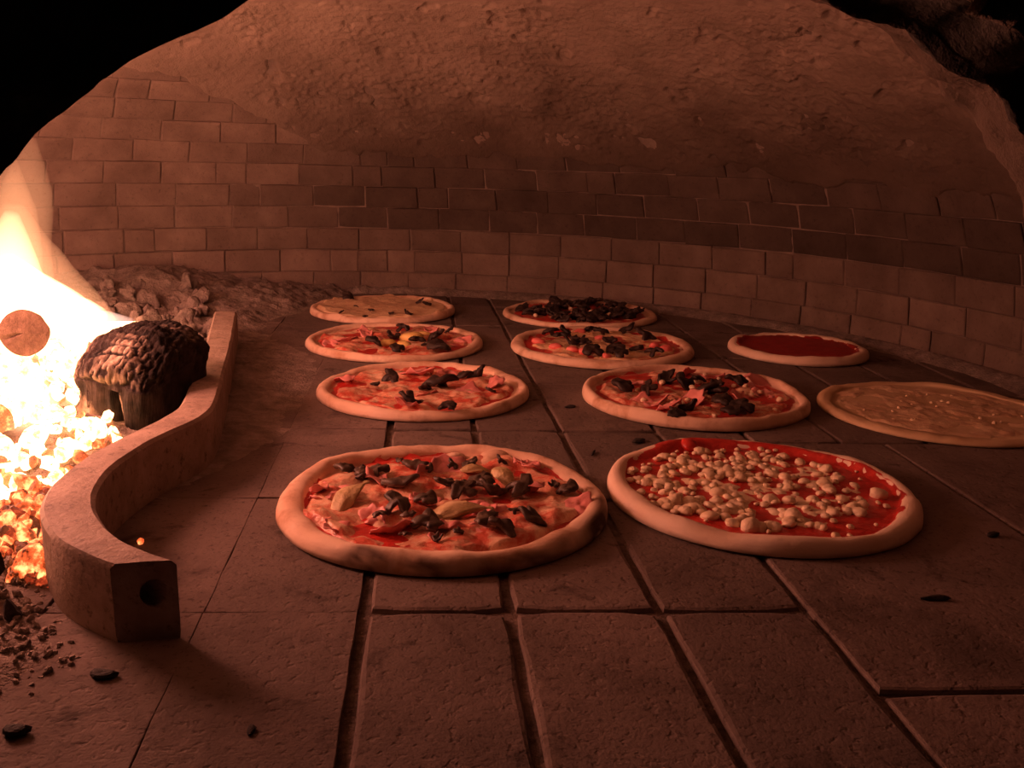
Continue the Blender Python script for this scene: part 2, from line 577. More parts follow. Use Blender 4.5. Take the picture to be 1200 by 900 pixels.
def build_wall():
    # mortar behind the bricks
    ph = np.radians(np.concatenate([np.linspace(-75, -30, 30), np.linspace(-29, 165, 330), np.linspace(166, 255, 40)]))
    ss = np.linspace(-0.04, 0.66, 130)
    PH, SS = np.meshgrid(ph, ss)
    base = dome(PH.ravel(), np.maximum(SS.ravel(), 0), 0)
    nz = fbm(base, 60, 3, 11)
    P = dome(PH.ravel(), np.maximum(SS.ravel(), 0), -0.0026 + 0.0016 * nz)
    P[:, 2] += np.minimum(SS.ravel(), 0)
    faces = [f for f in grid_faces(len(ph), len(ss)) if min(P[i][1] for i in f) > FY1 - .02]
    wall = obj('wall_back', new_mesh('wall_back', P, faces, M['mortar']))
    tag(wall, 'curved brick wall around the oven hearth', kind='structure')
    # bricks in courses
    bricks = []
    s = 0.0
    course = 0
    r2 = random.Random(21)
    while s < 0.66:
        h = 0.0535 if course else 0.050
        rr = float(np.interp(s + h / 2, _ps, _pr))
        w = 0.121
        a = math.radians(-70) + (course % 2) * w / 2 / rr + r2.uniform(-.02, .02)
        proud = 0.0012 if course < 3 else 0.0
        while a < math.radians(250):
            wk = w * (r2.choice((.55, 1.0, 1.0, 1.0, 1.0, 1.0, 1.0, 1.0)) + r2.uniform(-.06, .06))
            a2 = a + wk / rr
            mid = (a + a2) / 2
            c = dome(mid, s + h / 2)
            lim = float(s_limit(np.array([mid]))[0])
            if c[1] > FY1 + .02 and s < lim + 0.03:
                bricks.append((a, a2, s, s + h, course, proud))
            a = a2
        s += h
        course += 1
    items = []
    for (a, a2, s0, s1, cs, proud) in bricks:
        g = r2.uniform(.0004, .0014)
        rr = float(np.interp((s0 + s1) / 2, _ps, _pr))
        da = g / rr
        j = proud + r2.uniform(-.0018, .0022)
        j2 = [j + r2.uniform(-.0008, .0008) for _ in range(4)]
        jt = lambda: r2.uniform(-.0012, .0012)
        c4 = [(a + da + jt(), s0 + g + jt()), (a2 - da + jt(), s0 + g + jt()), (a2 - da + jt(), s1 - g + jt()), (a + da + jt(), s1 - g + jt())]
        e = .0022
        ei = e / rr
        ins = [(p + ei * k, q + e * m) for (p, q), (k, m) in zip(c4, ((1, 1), (-1, 1), (-1, -1), (1, -1)))]
        v = [dome(p, max(q, .0), -.05) for p, q in c4] + [dome(p, max(q, 0), jj - e * .8) for (p, q), jj in zip(c4, j2)] + \
            [dome(p, max(q, 0), jj) for (p, q), jj in zip(ins, j2)]
        v = np.array(v)
        f = [(8, 9, 10, 11)]
        for k in range(4):
            n = (k + 1) % 4
            f += [(k, n, 4 + n, 4 + k), (4 + k, 4 + n, 8 + n, 8 + k)]
        q, d = project(v[4:8])
        vis = (q[:, 0].max() > -10) and (q[:, 0].min() < 1210) and (q[:, 1].max() > -10) and (q[:, 1].min() < 420)
        area = abs(sum(q[i][0] * q[(i + 1) % 4][1] - q[(i + 1) % 4][0] * q[i][1] for i in range(4))) / 2
        deg = math.degrees((a + a2) / 2)
        # mid-height courses darker except on the left, and ash-dusted lowest courses
        dark = 1.0
        if cs in (3, 4):
            dark = 0.38 + 0.62 * float(smooth(92, 122, np.array(deg)))
        elif cs in (5, 6):
            dark = 0.45 + 0.60 * float(smooth(88, 120, np.array(deg)))
        elif cs == 2:
            dark = 0.72 + 0.35 * float(smooth(92, 122, np.array(deg)))
        elif cs <= 1:
            dark = 0.95 + 0.20 * float(smooth(92, 122, np.array(deg)))
        dark *= r2.uniform(.82, 1.12)
        items.append((area if vis else 0.0, v, f, dark))
    items.sort(key=lambda t: -t[0])
    rv, rf = [], []
    for k, (ar, v, f, dark) in enumerate(items):
        if k < 300 and ar > 0:
            c = v.mean(0)
            o = obj('brick', new_mesh('brick', v - c, f, M['brick'], False), wall, c)
            o.color = (dark, dark * .985, dark * .97, 1)
        else:
            b = len(rv)
            rv += list(v)
            rf += [tuple(i + b for i in q) for q in f]
    if rv:
        o = obj('far_bricks', new_mesh('far_bricks', rv, rf, M['brick'], False), wall)
        o.color = (.85, .84, .83, 1)
        o['kind'] = 'stuff'


build_wall()


def build_dome():
    ph = np.radians(np.concatenate([np.linspace(-80, -20, 50), np.linspace(-19.6, 152, 720), np.linspace(153, 260, 70)]))
    smax = _ps[-1]
    ss = np.concatenate([np.linspace(0.20, 0.95, 330), np.linspace(.96, smax - .004, 60)])
    PH, SS = np.meshgrid(ph, ss)
    PH, SS = PH.ravel(), SS.ravel()
    base = dome(PH, SS)
    lim = np.tile(s_limit(ph), len(ss))
    d = SS - lim + 0.02 * fbm(base, 26, 3, 41)
    off = -0.020 + 0.0235 * smooth(-.02, .012, d)
    # lumpy scabbed render: grains dense just above the bricks, flatter patches higher up
    band = smooth(-.005, .05, d) * (1 - .55 * smooth(.22, .50, d))
    patch = smooth(-.25, .30, fbm(base, 7, 3, 51))
    q = base.copy()
    g1 = fbm(q * np.array([1, 1, .7]), 100, 3, 61, .65)
    g2 = fbm(q, 30, 3, 71)
    pits = smooth(.30, .62, fbm(q, 55, 2, 81))
    off = off + band * (.3 + .7 * patch) * (.0072 * np.maximum(g1, -.1) + .0022 * g2 - .0065 * pits)
    off = off + smooth(0, .1, d) * (.005 * fbm(q, 9, 3, 91) - .006 * smooth(.42, .6, fbm(q, 22, 2, 95)) + .0012 * fbm(q, 120, 2, 97))
    P = dome(PH, SS, off)
    ok = (d > -.03) & (P[:, 1] > FY1 - .02)
    okn = ok
    faces = [f for f in grid_faces(len(ph), len(ss)) if okn[f[0]] and okn[f[1]] and okn[f[2]] and okn[f[3]]]
    used = np.zeros(len(P), bool)
    used[np.array(faces).ravel()] = True
    idx = np.cumsum(used) - 1
    top = dome(0.0, smax, 0)
    faces = [tuple(idx[i] for i in f) for f in faces]
    V = P[used]
    # close the crown
    last = [(len(ss) - 1) * len(ph) + i for i in range(len(ph))]
    last = [idx[i] for i in last if used[i]]
    V = np.vstack([V, top])
    faces += [(last[i], last[i + 1], len(V) - 1) for i in range(len(last) - 1)]
    o = obj('ceiling', new_mesh('ceiling', V, faces, M['plaster']))
    tag(o, 'scabby rendered oven dome over the brick courses', kind='structure')


build_dome()


def build_mouth():
    """front wall of the oven with the arched mouth the photograph looks through"""
    R0, R1, ZC, XC = 0.328, 0.341, 0.12, 0.006
    curve = []
    for z in np.linspace(-.03, ZC, 14)[:-1]:
        curve.append((1.0, 0.0, z - ZC))
    for a in np.linspace(0, math.pi, 230):
        curve.append((math.cos(a), math.sin(a), 0.0))
    for z in np.linspace(ZC, -.03, 14)[1:]:
        curve.append((-1.0, 0.0, z - ZC))
    nc = len(curve)

    def pt(c, R, extra, y):
        a, b, dz = c
        R = R - .013 * math.exp(-((math.degrees(math.atan2(b, a)) - 116) / 16) ** 2)
        R = R + .050 * float(smooth(.15, -.5, np.array(a))) * (y - FY0) / (FY1 - FY0)
        return (XC + a * (R + extra), y, ZC + b * (R + extra) + dz)
    offs = [0, .004, .009, .015, .022, .03, .04, .05, .06, .07, .085, .10, .13, .18, .3, .55, 1.0]
    rows = []
    for e in reversed(offs):                       # inner face, seen from inside the oven
        rows.append([pt(c, R1, e, FY1) for c in curve])
    for k, y in enumerate(np.linspace(FY1, FY0, 14)[1:-1]):
        R = R1 + (R0 - R1) * (FY1 - y) / (FY1 - FY0)
        rows.append([pt(c, R, 0, y) for c in curve])
    nint = len(rows)
    for e in offs:
        rows.append([pt(c, R0, e, FY0) for c in curve])
    V = np.array(rows).reshape(-1, 3)
    N = np.zeros_like(V)
    # rough edges: push in and out along the arch radius and along the depth
    rad = V - np.array([XC, 0, ZC])
    rad[:, 1] = 0
    L = np.linalg.norm(rad, axis=1, keepdims=True)
    rad = rad / np.maximum(L, 1e-6)
    n1 = fbm(V, 22, 4, 3)
    n2 = fbm(V, 70, 3, 9)
    side = .45 + .55 * smooth(-.1, .1, V[:, 0])
    V = V + rad * (side * (.012 * n1 + .0045 * n2))[:, None] * (L < .6)
    # crusts of old mortar standing proud of the outer face on the side away from the flames
    lumpy = np.zeros(len(V), bool)
    front = np.zeros(len(V), bool)
    front[nint * nc:] = True
    e = L[:, 0] - R0
    lump = np.maximum(fbm(V, 34, 4, 77) + .08, 0) * smooth(.003, .012, e) * (1 - smooth(.09, .16, e)) * smooth(-.05, .12, V[:, 0])
    V[front, 1] -= (.13 * lump)[front]
    V[front, 1] += (.003 * n2)[front] * (e[front] < .3)
    faces = grid_faces(nc, len(rows))
    me = new_mesh('wall_front', V, faces, M['plaster'])
    me.materials.append(M['soot_shade'])
    mi = np.zeros(len(faces), int)
    for k in range(len(faces)):
        r = k // (nc - 1)
        if r >= nint - 1 or (r >= len(offs) - 4 and curve[k % (nc - 1)][0] < -.05):  # left reveal gets the dark material too: its shade is put into the colour
            mi[k] = 1
        if r >= nint and lump[faces[k][0]] > .055:
            mi[k] = 0
    me.polygons.foreach_set('material_index', mi.tolist())
    o = obj('wall_front', me)
    tag(o, 'sooty arched oven mouth with rough pale edge, left reveal coloured dark as shade', kind='structure')


build_mouth()


# ------------------------------------------------------------------ ash bed
FIRE = (-0.70, 1.22)


def ash_height(x, y):
    p = np.stack([x, y, np.zeros_like(x)], -1)
    # distance to the left of the iron guard line
    gy = np.array([.30, .45, .58, .66, .75, .85, .95, 1.0, 1.15, 1.35, 1.6, 1.8, 2.3])
    gx = np.array([-.31, -.29, -.285, -.345, -.375, -.375, -.350, -.335, -.385, -.44, -.50, -.48, -.35])
    edge = np.interp(y, gy, gx) + .020 * fbm(p, 14, 3, 101)
    inside = edge - x
    h = .020 * smooth(-.01, .10, inside) + .055 * np.exp(-(((x - FIRE[0]) / .26) ** 2 + ((y - FIRE[1]) / .36) ** 2))
    # front: ash thins out on the tiles
    h = h * (.55 + .45 * smooth(.50, .78, y)) * smooth(.40, .52, y + .15 * fbm(p, 6, 3, 107))
    # bank of ash pushed to the wall behind the fire, and the thin rim along the whole wall
    r = np.hypot(x - CX, y - CY)
    az = np.degrees(np.arctan2(y - CY, x - CX))
    bank = smooth(100, 125, az) * smooth(RW - .34, RW - .12, r)
    h = h + bank * (.050 + .025 * fbm(p, 9, 3, 111))
    rim = smooth(RW - .065 + .030 * fbm(p, 8, 3, 121), RW - .01, r)
    h = np.maximum(h, .017 * rim * smooth(-40, 0, az))
    rough = .12 + .88 * smooth(.002, .016, h) * smooth(-.1, -.3, x)
    h = h + rough * smooth(.0, .010, h) * (.009 * fbm(p, 40, 4, 131) + .009 * np.maximum(fbm(p, 85, 3, 141), 0))
    return h - .0045


def build_ash():
    xs = np.linspace(-1.36, .92, 500)
    ys = np.linspace(.28, 2.30, 480)
    X, Y = np.meshgrid(xs, ys)
    x, y = X.ravel(), Y.ravel()
    z = ash_height(x, y)
    r = np.hypot(x - CX, y - CY)
    ok = (z > -.0035) & (r < RW - .004) & ((y > FY0 + .01) | (np.abs(x) < .32))
    faces = [f for f in grid_faces(len(xs), len(ys)) if ok[f[0]] and ok[f[1]] and ok[f[2]] and ok[f[3]]]
    used = np.zeros(len(x), bool)
    used[np.array(faces).ravel()] = True
    idx = np.cumsum(used) - 1
    V = np.stack([x, y, z], -1)[used]
    o = obj('ash_bed', new_mesh('ash_bed', V, [tuple(idx[i] for i in f) for f in faces], M['ash']))
    tag(o, 'loose grey wood ash heaped under the fire and along the wall', 'ash', kind='stuff')


build_ash()


def ash_z(x, y):
    return float(ash_height(np.array([x]), np.array([y]))[0])


# ------------------------------------------------------------------ chunk shapes shared by embers, lumps and crumbs
def ico(sub=2):
    bm = bmesh.new()
    bmesh.ops.create_icosphere(bm, subdivisions=sub, radius=1.0)
    v = np.array([x.co[:] for x in bm.verts])
    f = [tuple(x.index for x in p.verts) for p in bm.faces]
    bm.free()
    return v, f


ICO2, ICO3 = ico(2), ico(3)


def chunk_mesh(name, seed, material, sub=2, rough=.32, flat=(1, 1, .75), facet=True):
    v, f = ICO2 if sub == 2 else ICO3
    v = v.copy()
    r2 = np.random.RandomState(seed)
    for _ in range(9):                                  # cut flat facets off
        n = r2.normal(size=3)
        n /= np.linalg.norm(n)
        d = r2.uniform(.55, .85)
        k = v @ n
        v = v - np.outer(np.maximum(k - d, 0), n)
    v = v * (1 + rough * fbm(v, 1.6, 3, seed))[:, None] * np.array(flat)
    return new_mesh(name, v, f, material, not facet)


def build_embers():
    r2 = random.Random(5)
    kinds = {k: [chunk_mesh(k, s, M[k]) for s in (1, 2, 3, 4)] for k in ('ember_white', 'ember_orange', 'ember_red')}
    lumps = [chunk_mesh('ash_lump', s, M['lump'], 2, .4) for s in (11, 12, 13, 14)]
    clinks = [chunk_mesh('ash_clinker', s, M['ash'], 3, .75, (1, 1, .8), False) for s in (15, 16, 17, 18)]
    coals = [chunk_mesh('charcoal', s, M['charcoal'], 2, .3) for s in (21, 22, 23)]

    def put(name, me, x, y, s, lift=.45, label=None, cat=None, group=None):
        z = ash_z(x, y) + s * lift
        o = obj(name, me, None, (x, y, z), (r2.uniform(0, 6), r2.uniform(0, 6), r2.uniform(0, 6)),
                (s * r2.uniform(.75, 1.25), s * r2.uniform(.75, 1.25), s * r2.uniform(.7, 1.0)))
        return tag(o, label, cat, group)

    # white-hot bed
    for i in range(160):
        a, r = r2.uniform(0, 6.28), r2.random() ** .6
        x, y = -.62 + .20 * r * math.cos(a), 1.06 + .25 * r * math.sin(a)
        if x > -.43 or (x > -.512 and y > .99):
            continue
        put('glowing_coal', r2.choice(kinds['ember_white']), x, y, r2.uniform(.010, .022), .5,
            'white-hot coal in the heart of the ember bed under the flames', 'ember', 'white-hot coals under the flames')
    for i in range(34):
        p = unp(r2.uniform(62, 98), r2.uniform(425, 505), .035)
        put('glowing_coal', r2.choice(kinds['ember_white']), p[0], p[1], r2.uniform(.008, .015), .5,
            'white-hot coal in the heart of the ember bed under the flames', 'ember', 'white-hot coals under the flames')
    # orange fringe: pixels read off the photograph, on the ash
    for i in range(170):
        px, py = r2.uniform(-5, 150), r2.uniform(505, 615)
        line = 640 - .80 * px
        if py > line + 15 or (px > 65 and py > 560 - .45 * (px - 65)):
            continue
        p = unp(px, py, .022)
        hot = py < 545 - .3 * px + 40
        k = 'ember_white' if (hot and r2.random() < .6) else 'ember_orange'
        put('orange_ember', r2.choice(kinds[k]), p[0], p[1], r2.uniform(.005, .012), .45,
            'orange glowing ember at the fringe of the coal bed beside the iron guard', 'ember', 'orange embers at the fringe')
    for i in range(95):
        px, py = r2.uniform(-5, 85), r2.uniform(585, 665)
        if px > 72 - .1 * (py - 585):
            continue
        p = unp(px, py, .016)
        k = r2.choice(('ember_red', 'ember_red', 'ember_orange', 'lump'))
        me = r2.choice(lumps if k == 'lump' else kinds[k])
        put('dying_ember' if k != 'lump' else 'ash_lump', me, p[0], p[1], r2.uniform(.004, .010), .4,
            'dull red dying ember lying in the ash outside the curve of the iron guard' if k != 'lump' else 'small grey ash lump lying among the dying red embers',
            'ember' if k != 'lump' else 'ash lump', 'dying embers in the ash' if k != 'lump' else 'ash lumps among the embers')
    # the one large glowing coal low in the ash
    p = unp(35, 652, .016)
    put('large_ember', kinds['ember_orange'][1], p[0], p[1], .018, .4, 'largest orange ember lying alone in grey ash below the dying embers', 'ember')
    # a single ember that rolled against the guard's inner curve
    p = unp(164, 633, .003)
    o = obj('stray_ember', kinds['ember_orange'][2], None, (p[0], p[1], .0022), (1, 2, 0), (.0045, .0035, .003))
    tag(o, 'tiny orange ember lying alone on the hearth against the inner curve of the iron guard', 'ember')
    # grey lumps in the ash in front, and on the bank behind the fire
    for i in range(430):
        px, py = r2.uniform(-5, 140), r2.uniform(640, 800)
        if px > 95 and py < 740:
            continue
        if r2.random() < (py - 655) / 190:
            continue
        p = unp(px, py, .01)
        if p[1] < FY0 + .02:
            continue
        put('ash_lump', r2.choice(lumps), p[0], p[1], r2.uniform(.0018, .0046), .35,
            'grey gritty ash lump scattered in front of the iron guard', 'ash lump', 'ash lumps in front of the guard')
    for i in range(46):
        px, py = r2.uniform(95, 262), r2.uniform(335, 385)
        p = unp(px, py, .05)
        if px > 240 and py < 360:
            continue
        put('ash_clinker', r2.choice(clinks), p[0], p[1], r2.uniform(.010, .026), .35,
            'pale brown clinker of ash on the bank between fire and brick wall', 'clinker', 'clinkers on the ash bank')
    for i in range(14):
        px, py = r2.uniform(185, 250), r2.uniform(380, 420)
        p = unp(px, py, .03)
        put('ash_clinker', r2.choice(clinks), p[0], p[1], r2.uniform(.008, .016), .35,
            'pale brown clinker of ash on the bank between fire and brick wall', 'clinker', 'clinkers on the ash bank')
    for px, py, s in ((20, 610, .008), (55, 640, .009), (70, 665, .008), (12, 700, .009)):
        p = unp(px, py, .02)
        put('charcoal', r2.choice(coals), p[0], p[1], s, .5, 'black piece of charcoal lying among the embers', 'charcoal', 'charcoal among the embers')
    p = unp(-4, 655, .03)
    put('charcoal_log_stub', chunk_mesh('charcoal_log_stub', 33, M['charcoal'], 3, .25), p[0] - .020, p[1], .026, .6,
        'large black charred stub standing beside the ash and dying embers', 'charcoal')
    # black crumbs on the clean tiles
    crumbs = [(1096, 701, .013, .0035, .004, 0.05, 'long black burnt crumb lying on the bare large floor slab'),
              (1165, 627, .008, .004, .004, 0.3, 'short black burnt crumb behind the long crumb on the large slab'),
              (20, 857, .0085, .006, .005, 0.2, 'round black cinder on the dusty hearth in front of the ash'),
              (122, 790, .010, .006, .004, 0.0, 'flat dark cinder on the hearth below the end of the iron guard'),
              (668, 476, .009, .006, .003, .4, 'black burnt crumb on the tile between the two ham and mushroom pizzas'),
              (748, 516, .012, .007, .003, .8, 'black burnt scrap on the tile against the crumbled cheese pizza'),
              (695, 530, .012, .002, .002, 1.3, 'thin curved burnt shred on the tile beside the long joint'),
              (295, 854, .003, .006, .002, .2, 'tiny burnt splinter on the tile left of the wide joint')]
    for px, py, a, b, c, rz, lab in crumbs:
        p = unp(px, py, .002)
        o = obj('burnt_crumb', coals[rng.randrange(3)], None, (p[0], p[1], max(ash_z(p[0], p[1]), 0) + c * .6), (0, 0, rz), (a, b, c))
        tag(o, lab, 'crumb')


build_embers()


# ------------------------------------------------------------------ the iron fire guard
def resample(pts, n):
    pts = np.array(pts, float)
    d = np.concatenate([[0], np.cumsum(np.linalg.norm(np.diff(pts, axis=0), axis=1))])
    t = np.linspace(0, d[-1], n)
    return np.stack([np.interp(t, d, pts[:, k]) for k in range(pts.shape[1])], -1)


def smooth_line(p, it=3):
    p = p.copy()
    for _ in range(it):
        p[1:-1] = (p[:-2] + 2 * p[1:-1] + p[2:]) / 4
    return p


def build_guard():
    Rt = [(-0.485, 1.604), (-0.417, 1.348), (-0.365, 1.137), (-0.334, 1.01), (-0.327, 0.965), (-0.336, 0.925), (-0.348, 0.885), (-0.357, 0.828),
          (-0.356, 0.768), (-0.338, 0.705), (-0.313, 0.664), (-0.288, 0.634), (-0.262, 0.614), (-0.231, 0.597)]
    Lt = [(-0.524, 1.600), (-0.455, 1.344), (-0.404, 1.14), (-0.375, 1.02), (-0.368, 0.975), (-0.374, 0.930), (-0.384, 0.878), (-0.394, 0.815),
          (-0.392, 0.745), (-0.374, 0.687), (-0.350, 0.650), (-0.326, 0.622), (-0.298, 0.601), (-0.274, 0.588)]
    n = 110
    R = smooth_line(resample(Rt, n), 6)
    L = smooth_line(resample(Lt, n), 6)
    H = .060
    rows = []
    b = .0035
    for i in range(n):
        r, l = R[i], L[i]
        u = (r - l) / np.linalg.norm(r - l)
        sec = [(l + u * .001, -.002), (l, .006), (l, H - b), (l + u * b, H), ((l + r) / 2, H + .0006), (r - u * b, H), (r, H - b), (r, .006), (r - u * .001, -.002)]
        rows.append([(p[0], p[1], z) for p, z in sec])
    m = 9
    V = np.array(rows).reshape(-1, 3)
    V = V + .0008 * np.stack([fbm(V, 30, 3, k) for k in (1, 2, 3)], -1)
    faces = []
    for i in range(n - 1):
        for k in range(m):
            k2 = (k + 1) % m
            faces.append((i * m + k, (i + 1) * m + k, (i + 1) * m + k2, i * m + k2))
    faces.append(tuple(reversed(range(m))))
    V = list(V)
    # near end: face with a round blind hole (ring of quads between outline and hole)
    l, r = L[-1], R[-1]
    t = ((L[-1] - L[-3]) + (R[-1] - R[-3]))
    t = t / np.linalg.norm(t)
    end = [(n - 1) * m + k for k in range(m)]
    u2 = (r - l) / np.linalg.norm(r - l)
    hc = (l * .34 + r * .66)
    hz, hr = .036, .0105
    outline = [V[i] for i in end]
    ns = 36
    # fine outline points matched by angle to the hole circle
    def ray(ang):
        d = np.array([math.cos(ang), math.sin(ang)])
        best = 9
        P2 = [((np.array(p[:2]) - hc) @ u2, p[2] - hz) for p in outline]
        for k in range(m):
            a, c = np.array(P2[k]), np.array(P2[(k + 1) % m])
            e = c - a
            det = d[0] * (-e[1]) + d[1] * e[0]
            if abs(det) < 1e-12:
                continue
            tt = (a[0] * (-e[1]) + a[1] * e[0]) / det
            w = (d[0] * a[1] - d[1] * a[0]) / det
            if tt > 0 and -1e-6 <= w <= 1 + 1e-6:
                best = min(best, tt)
        return d * best
    base = len(V)
    loops = []
    for kind in range(4):
        lp = []
        for k in range(ns):
            ang = 2 * math.pi * k / ns
            if kind == 0:
                q, dep = ray(ang), 0
            elif kind == 1:
                q, dep = np.array([math.cos(ang), math.sin(ang)]) * hr * 1.06, 0
            elif kind == 2:
                q, dep = np.array([math.cos(ang), math.sin(ang)]) * hr, .001
            else:
                q, dep = np.array([math.cos(ang), math.sin(ang)]) * hr * .9, .022
            xy = hc + u2 * q[0] - t * dep
            lp.append(len(V))
            V.append(np.array([xy[0], xy[1], hz + q[1]]))
        loops.append(lp)
    for a, c in zip(loops[:-1], loops[1:]):
        for k in range(ns):
            k2 = (k + 1) % ns
            faces.append((a[k], a[k2], c[k2], c[k]))
    faces.append(tuple(loops[-1]))
    me = new_mesh('iron_fire_guard', V, faces, M['iron'], False)
    # smooth along the bar, keep the edges crisp
    me.polygons.foreach_set('use_smooth', [True] * len(me.polygons))
    me.set_sharp_from_angle(angle=math.radians(40))
    o = obj('iron_fire_guard', me)
    tag(o, 'thick s-curved iron bar holding back the embers, round hole in its end', 'fire guard')


build_guard()


# ------------------------------------------------------------------ logs
def build_logs():
    # charred chunk against the guard: rounded block, split alligator char on the top, cracked front
    N = 46
    lin = np.linspace(-1, 1, N)
    verts, faces = [], []
    for ax in range(3):
        for sg in (-1, 1):
            b = len(verts)
            for a in lin:
                for c in lin:
                    p = [0, 0, 0]
                    p[ax] = sg
                    p[(ax + 1) % 3] = a
                    p[(ax + 2) % 3] = c
                    verts.append(p)
            for i in range(N - 1):
                for j in range(N - 1):
                    q = (b + i * N + j, b + (i + 1) * N + j, b + (i + 1) * N + j + 1, b + i * N + j + 1)
                    faces.append(q if sg > 0 else q[::-1])
    v = np.array(verts, float)
    k = 7.0
    ln = (np.abs(v) ** k).sum(1) ** (1 / k)
    v = v / ln[:, None]
    half = np.array([.052, .070, .060])
    p = v * half
    # log taper: domed top, lower right shoulder sloping down, waisted left flank
    top = smooth(-.2, 1, v[:, 2])
    p[:, 2] += top * (-.005 * v[:, 0] ** 2 - .010 * smooth(.2, 1, v[:, 0]) + .004 * (1 - v[:, 1] ** 2))
    p[:, 2] -= top * .024 * smooth(.0, -1.0, v[:, 1])              # front of the top rolls down
    p[:, 0] -= .010 * np.exp(-((v[:, 2] + .15) / .25) ** 2) * (v[:, 0] < -.5) * -1
    p = p * (1 + .05 * fbm(v, 1.3, 3, 4))[:, None]
    nrm = p / np.linalg.norm(p, axis=1, keepdims=True)
    # alligator cracks on the upper side
    wv = .0035 * fbm(p, 55, 3, 18)
    vv = (p[:, 1] - .55 * p[:, 2] + wv) / .0095
    uu = (p[:, 0] + .0030 * fbm(p, 70, 2, 19)) / .0075 + .37 * np.floor(vv)
    fu, fv = uu - np.floor(uu), vv - np.floor(vv)
    crack = smooth(.0, .20, np.minimum(.5 - np.abs(fu - .5), 1.3 * (.5 - np.abs(fv - .5))))
    up = smooth(.05, .6, v[:, 2])
    p = p + nrm * (up * (.0042 * crack - .0042 + .006 * fbm(p, 45, 3, 6)))[:, None]
    # vertical fibre and two splits on the front face
    fr = smooth(-.5, -.95, v[:, 1]) * (1 - up)
    g = fbm(p * np.array([1, 1, .10]), 130, 3, 12)
    p[:, 1] += fr * (-.0035 * g)
    split = np.exp(-((p[:, 0] - .014 + .12 * (p[:, 2] + .02)) / .0045) ** 2) * (p[:, 2] < .004)
    p[:, 1] += fr * .020 * split
    ash = up * crack * (.18 + .62 * np.exp(-((p[:, 0] - .004) / .022) ** 2 - ((p[:, 1] + .045) / .03) ** 2) + .5 * smooth(-.030, -.055, p[:, 0]) + .30 * fbm(p, 30, 3, 14)) + fr * .72 * np.exp(-((p[:, 0] + .028) / .016) ** 2 - ((p[:, 2] + .030) / .02) ** 2) \
        + fr * .55 * np.exp(-((p[:, 0] - .020 + .12 * (p[:, 2] + .02)) / .003) ** 2) * (p[:, 2] < .0)
    me = new_mesh('charred_log', p, faces, M['char_log'])
    at = me.attributes.new('ash', 'FLOAT', 'POINT')
    at.data.foreach_set('value', np.clip(ash, 0, 1).astype(np.float32))
    o = obj('charred_log', me, None, (-.445, 1.085, .066), (0, math.radians(3), math.radians(-14)))
    tag(o, 'blocky charred log with crackled grey top leaning against the iron guard', 'log')

    def round_log(name, end, direction, r, length, label, seed, mat_end, mat_side):
        d = Vector(direction).normalized()
        root = empty(name, end)
        root.rotation_mode = 'QUATERNION'
        root.rotation_quaternion = d.to_track_quat('Z', 'Y')
        nu, nv = 40, 24
        vv = []
        for j in range(nv):
            for i in range(nu):
                a = 2 * math.pi * i / nu
                vv.append((math.cos(a), math.sin(a), j / (nv - 1)))
        vv = np.array(vv)
        rr = r * (1 + .07 * fbm(vv * np.array([1, 1, 2]), 1.8, 3, seed))
        P = np.stack([vv[:, 0] * rr, vv[:, 1] * rr, vv[:, 2] * length], -1)
        f = grid_faces(nu, nv, True) + [tuple((nv - 1) * nu + i for i in range(nu))]
        obj('bark', new_mesh('bark', P, f, mat_side), root)
        E = [P[:nu] * np.array([k, k, 1]) + np.array([0, 0, -.001 * (1 - k)]) for k in (1.0, .9, .7, .45, .2)]
        E = np.vstack(E + [np.array([[0, 0, -.001]])])
        crk = np.exp(-((E[:, 1] + .3 * E[:, 0]) / (.03 * r)) ** 2) * (E[:, 0] > 0)
        E[:, 2] += .004 * crk
        fe = [tuple(reversed(q)) for q in grid_faces(nu, 5, True)] + [(4 * nu + i, len(E) - 1, 4 * nu + (i + 1) % nu) for i in range(nu)]
        obj('cut_end', new_mesh('cut_end', E, fe, mat_end), root)
        tag(root, label, 'log')

    e = unp(28, 390, yy=1.08)
    round_log('burning_log', e, (-.36, 1.0, -.02), .0275, .28, 'round burning log with its brown cut end sticking out of the white flames', 3, M['log_end'], M['log_bark'])
    e = unp(-14, 505, yy=.93)
    round_log('glowing_log', (e[0], e[1], .045), (-1.0, .55, .10), .030, .22, 'orange glowing log end lying low in the embers', 9, M['ember_orange'], M['ember_orange'])
    round_log('fire_log', (-.55, 1.34, .048), (-1.0, -.10, .0), .038, .36, 'burning log lying deep in the flames behind the round cut log end', 13, M['log_end'], M['log_bark'])


build_logs()


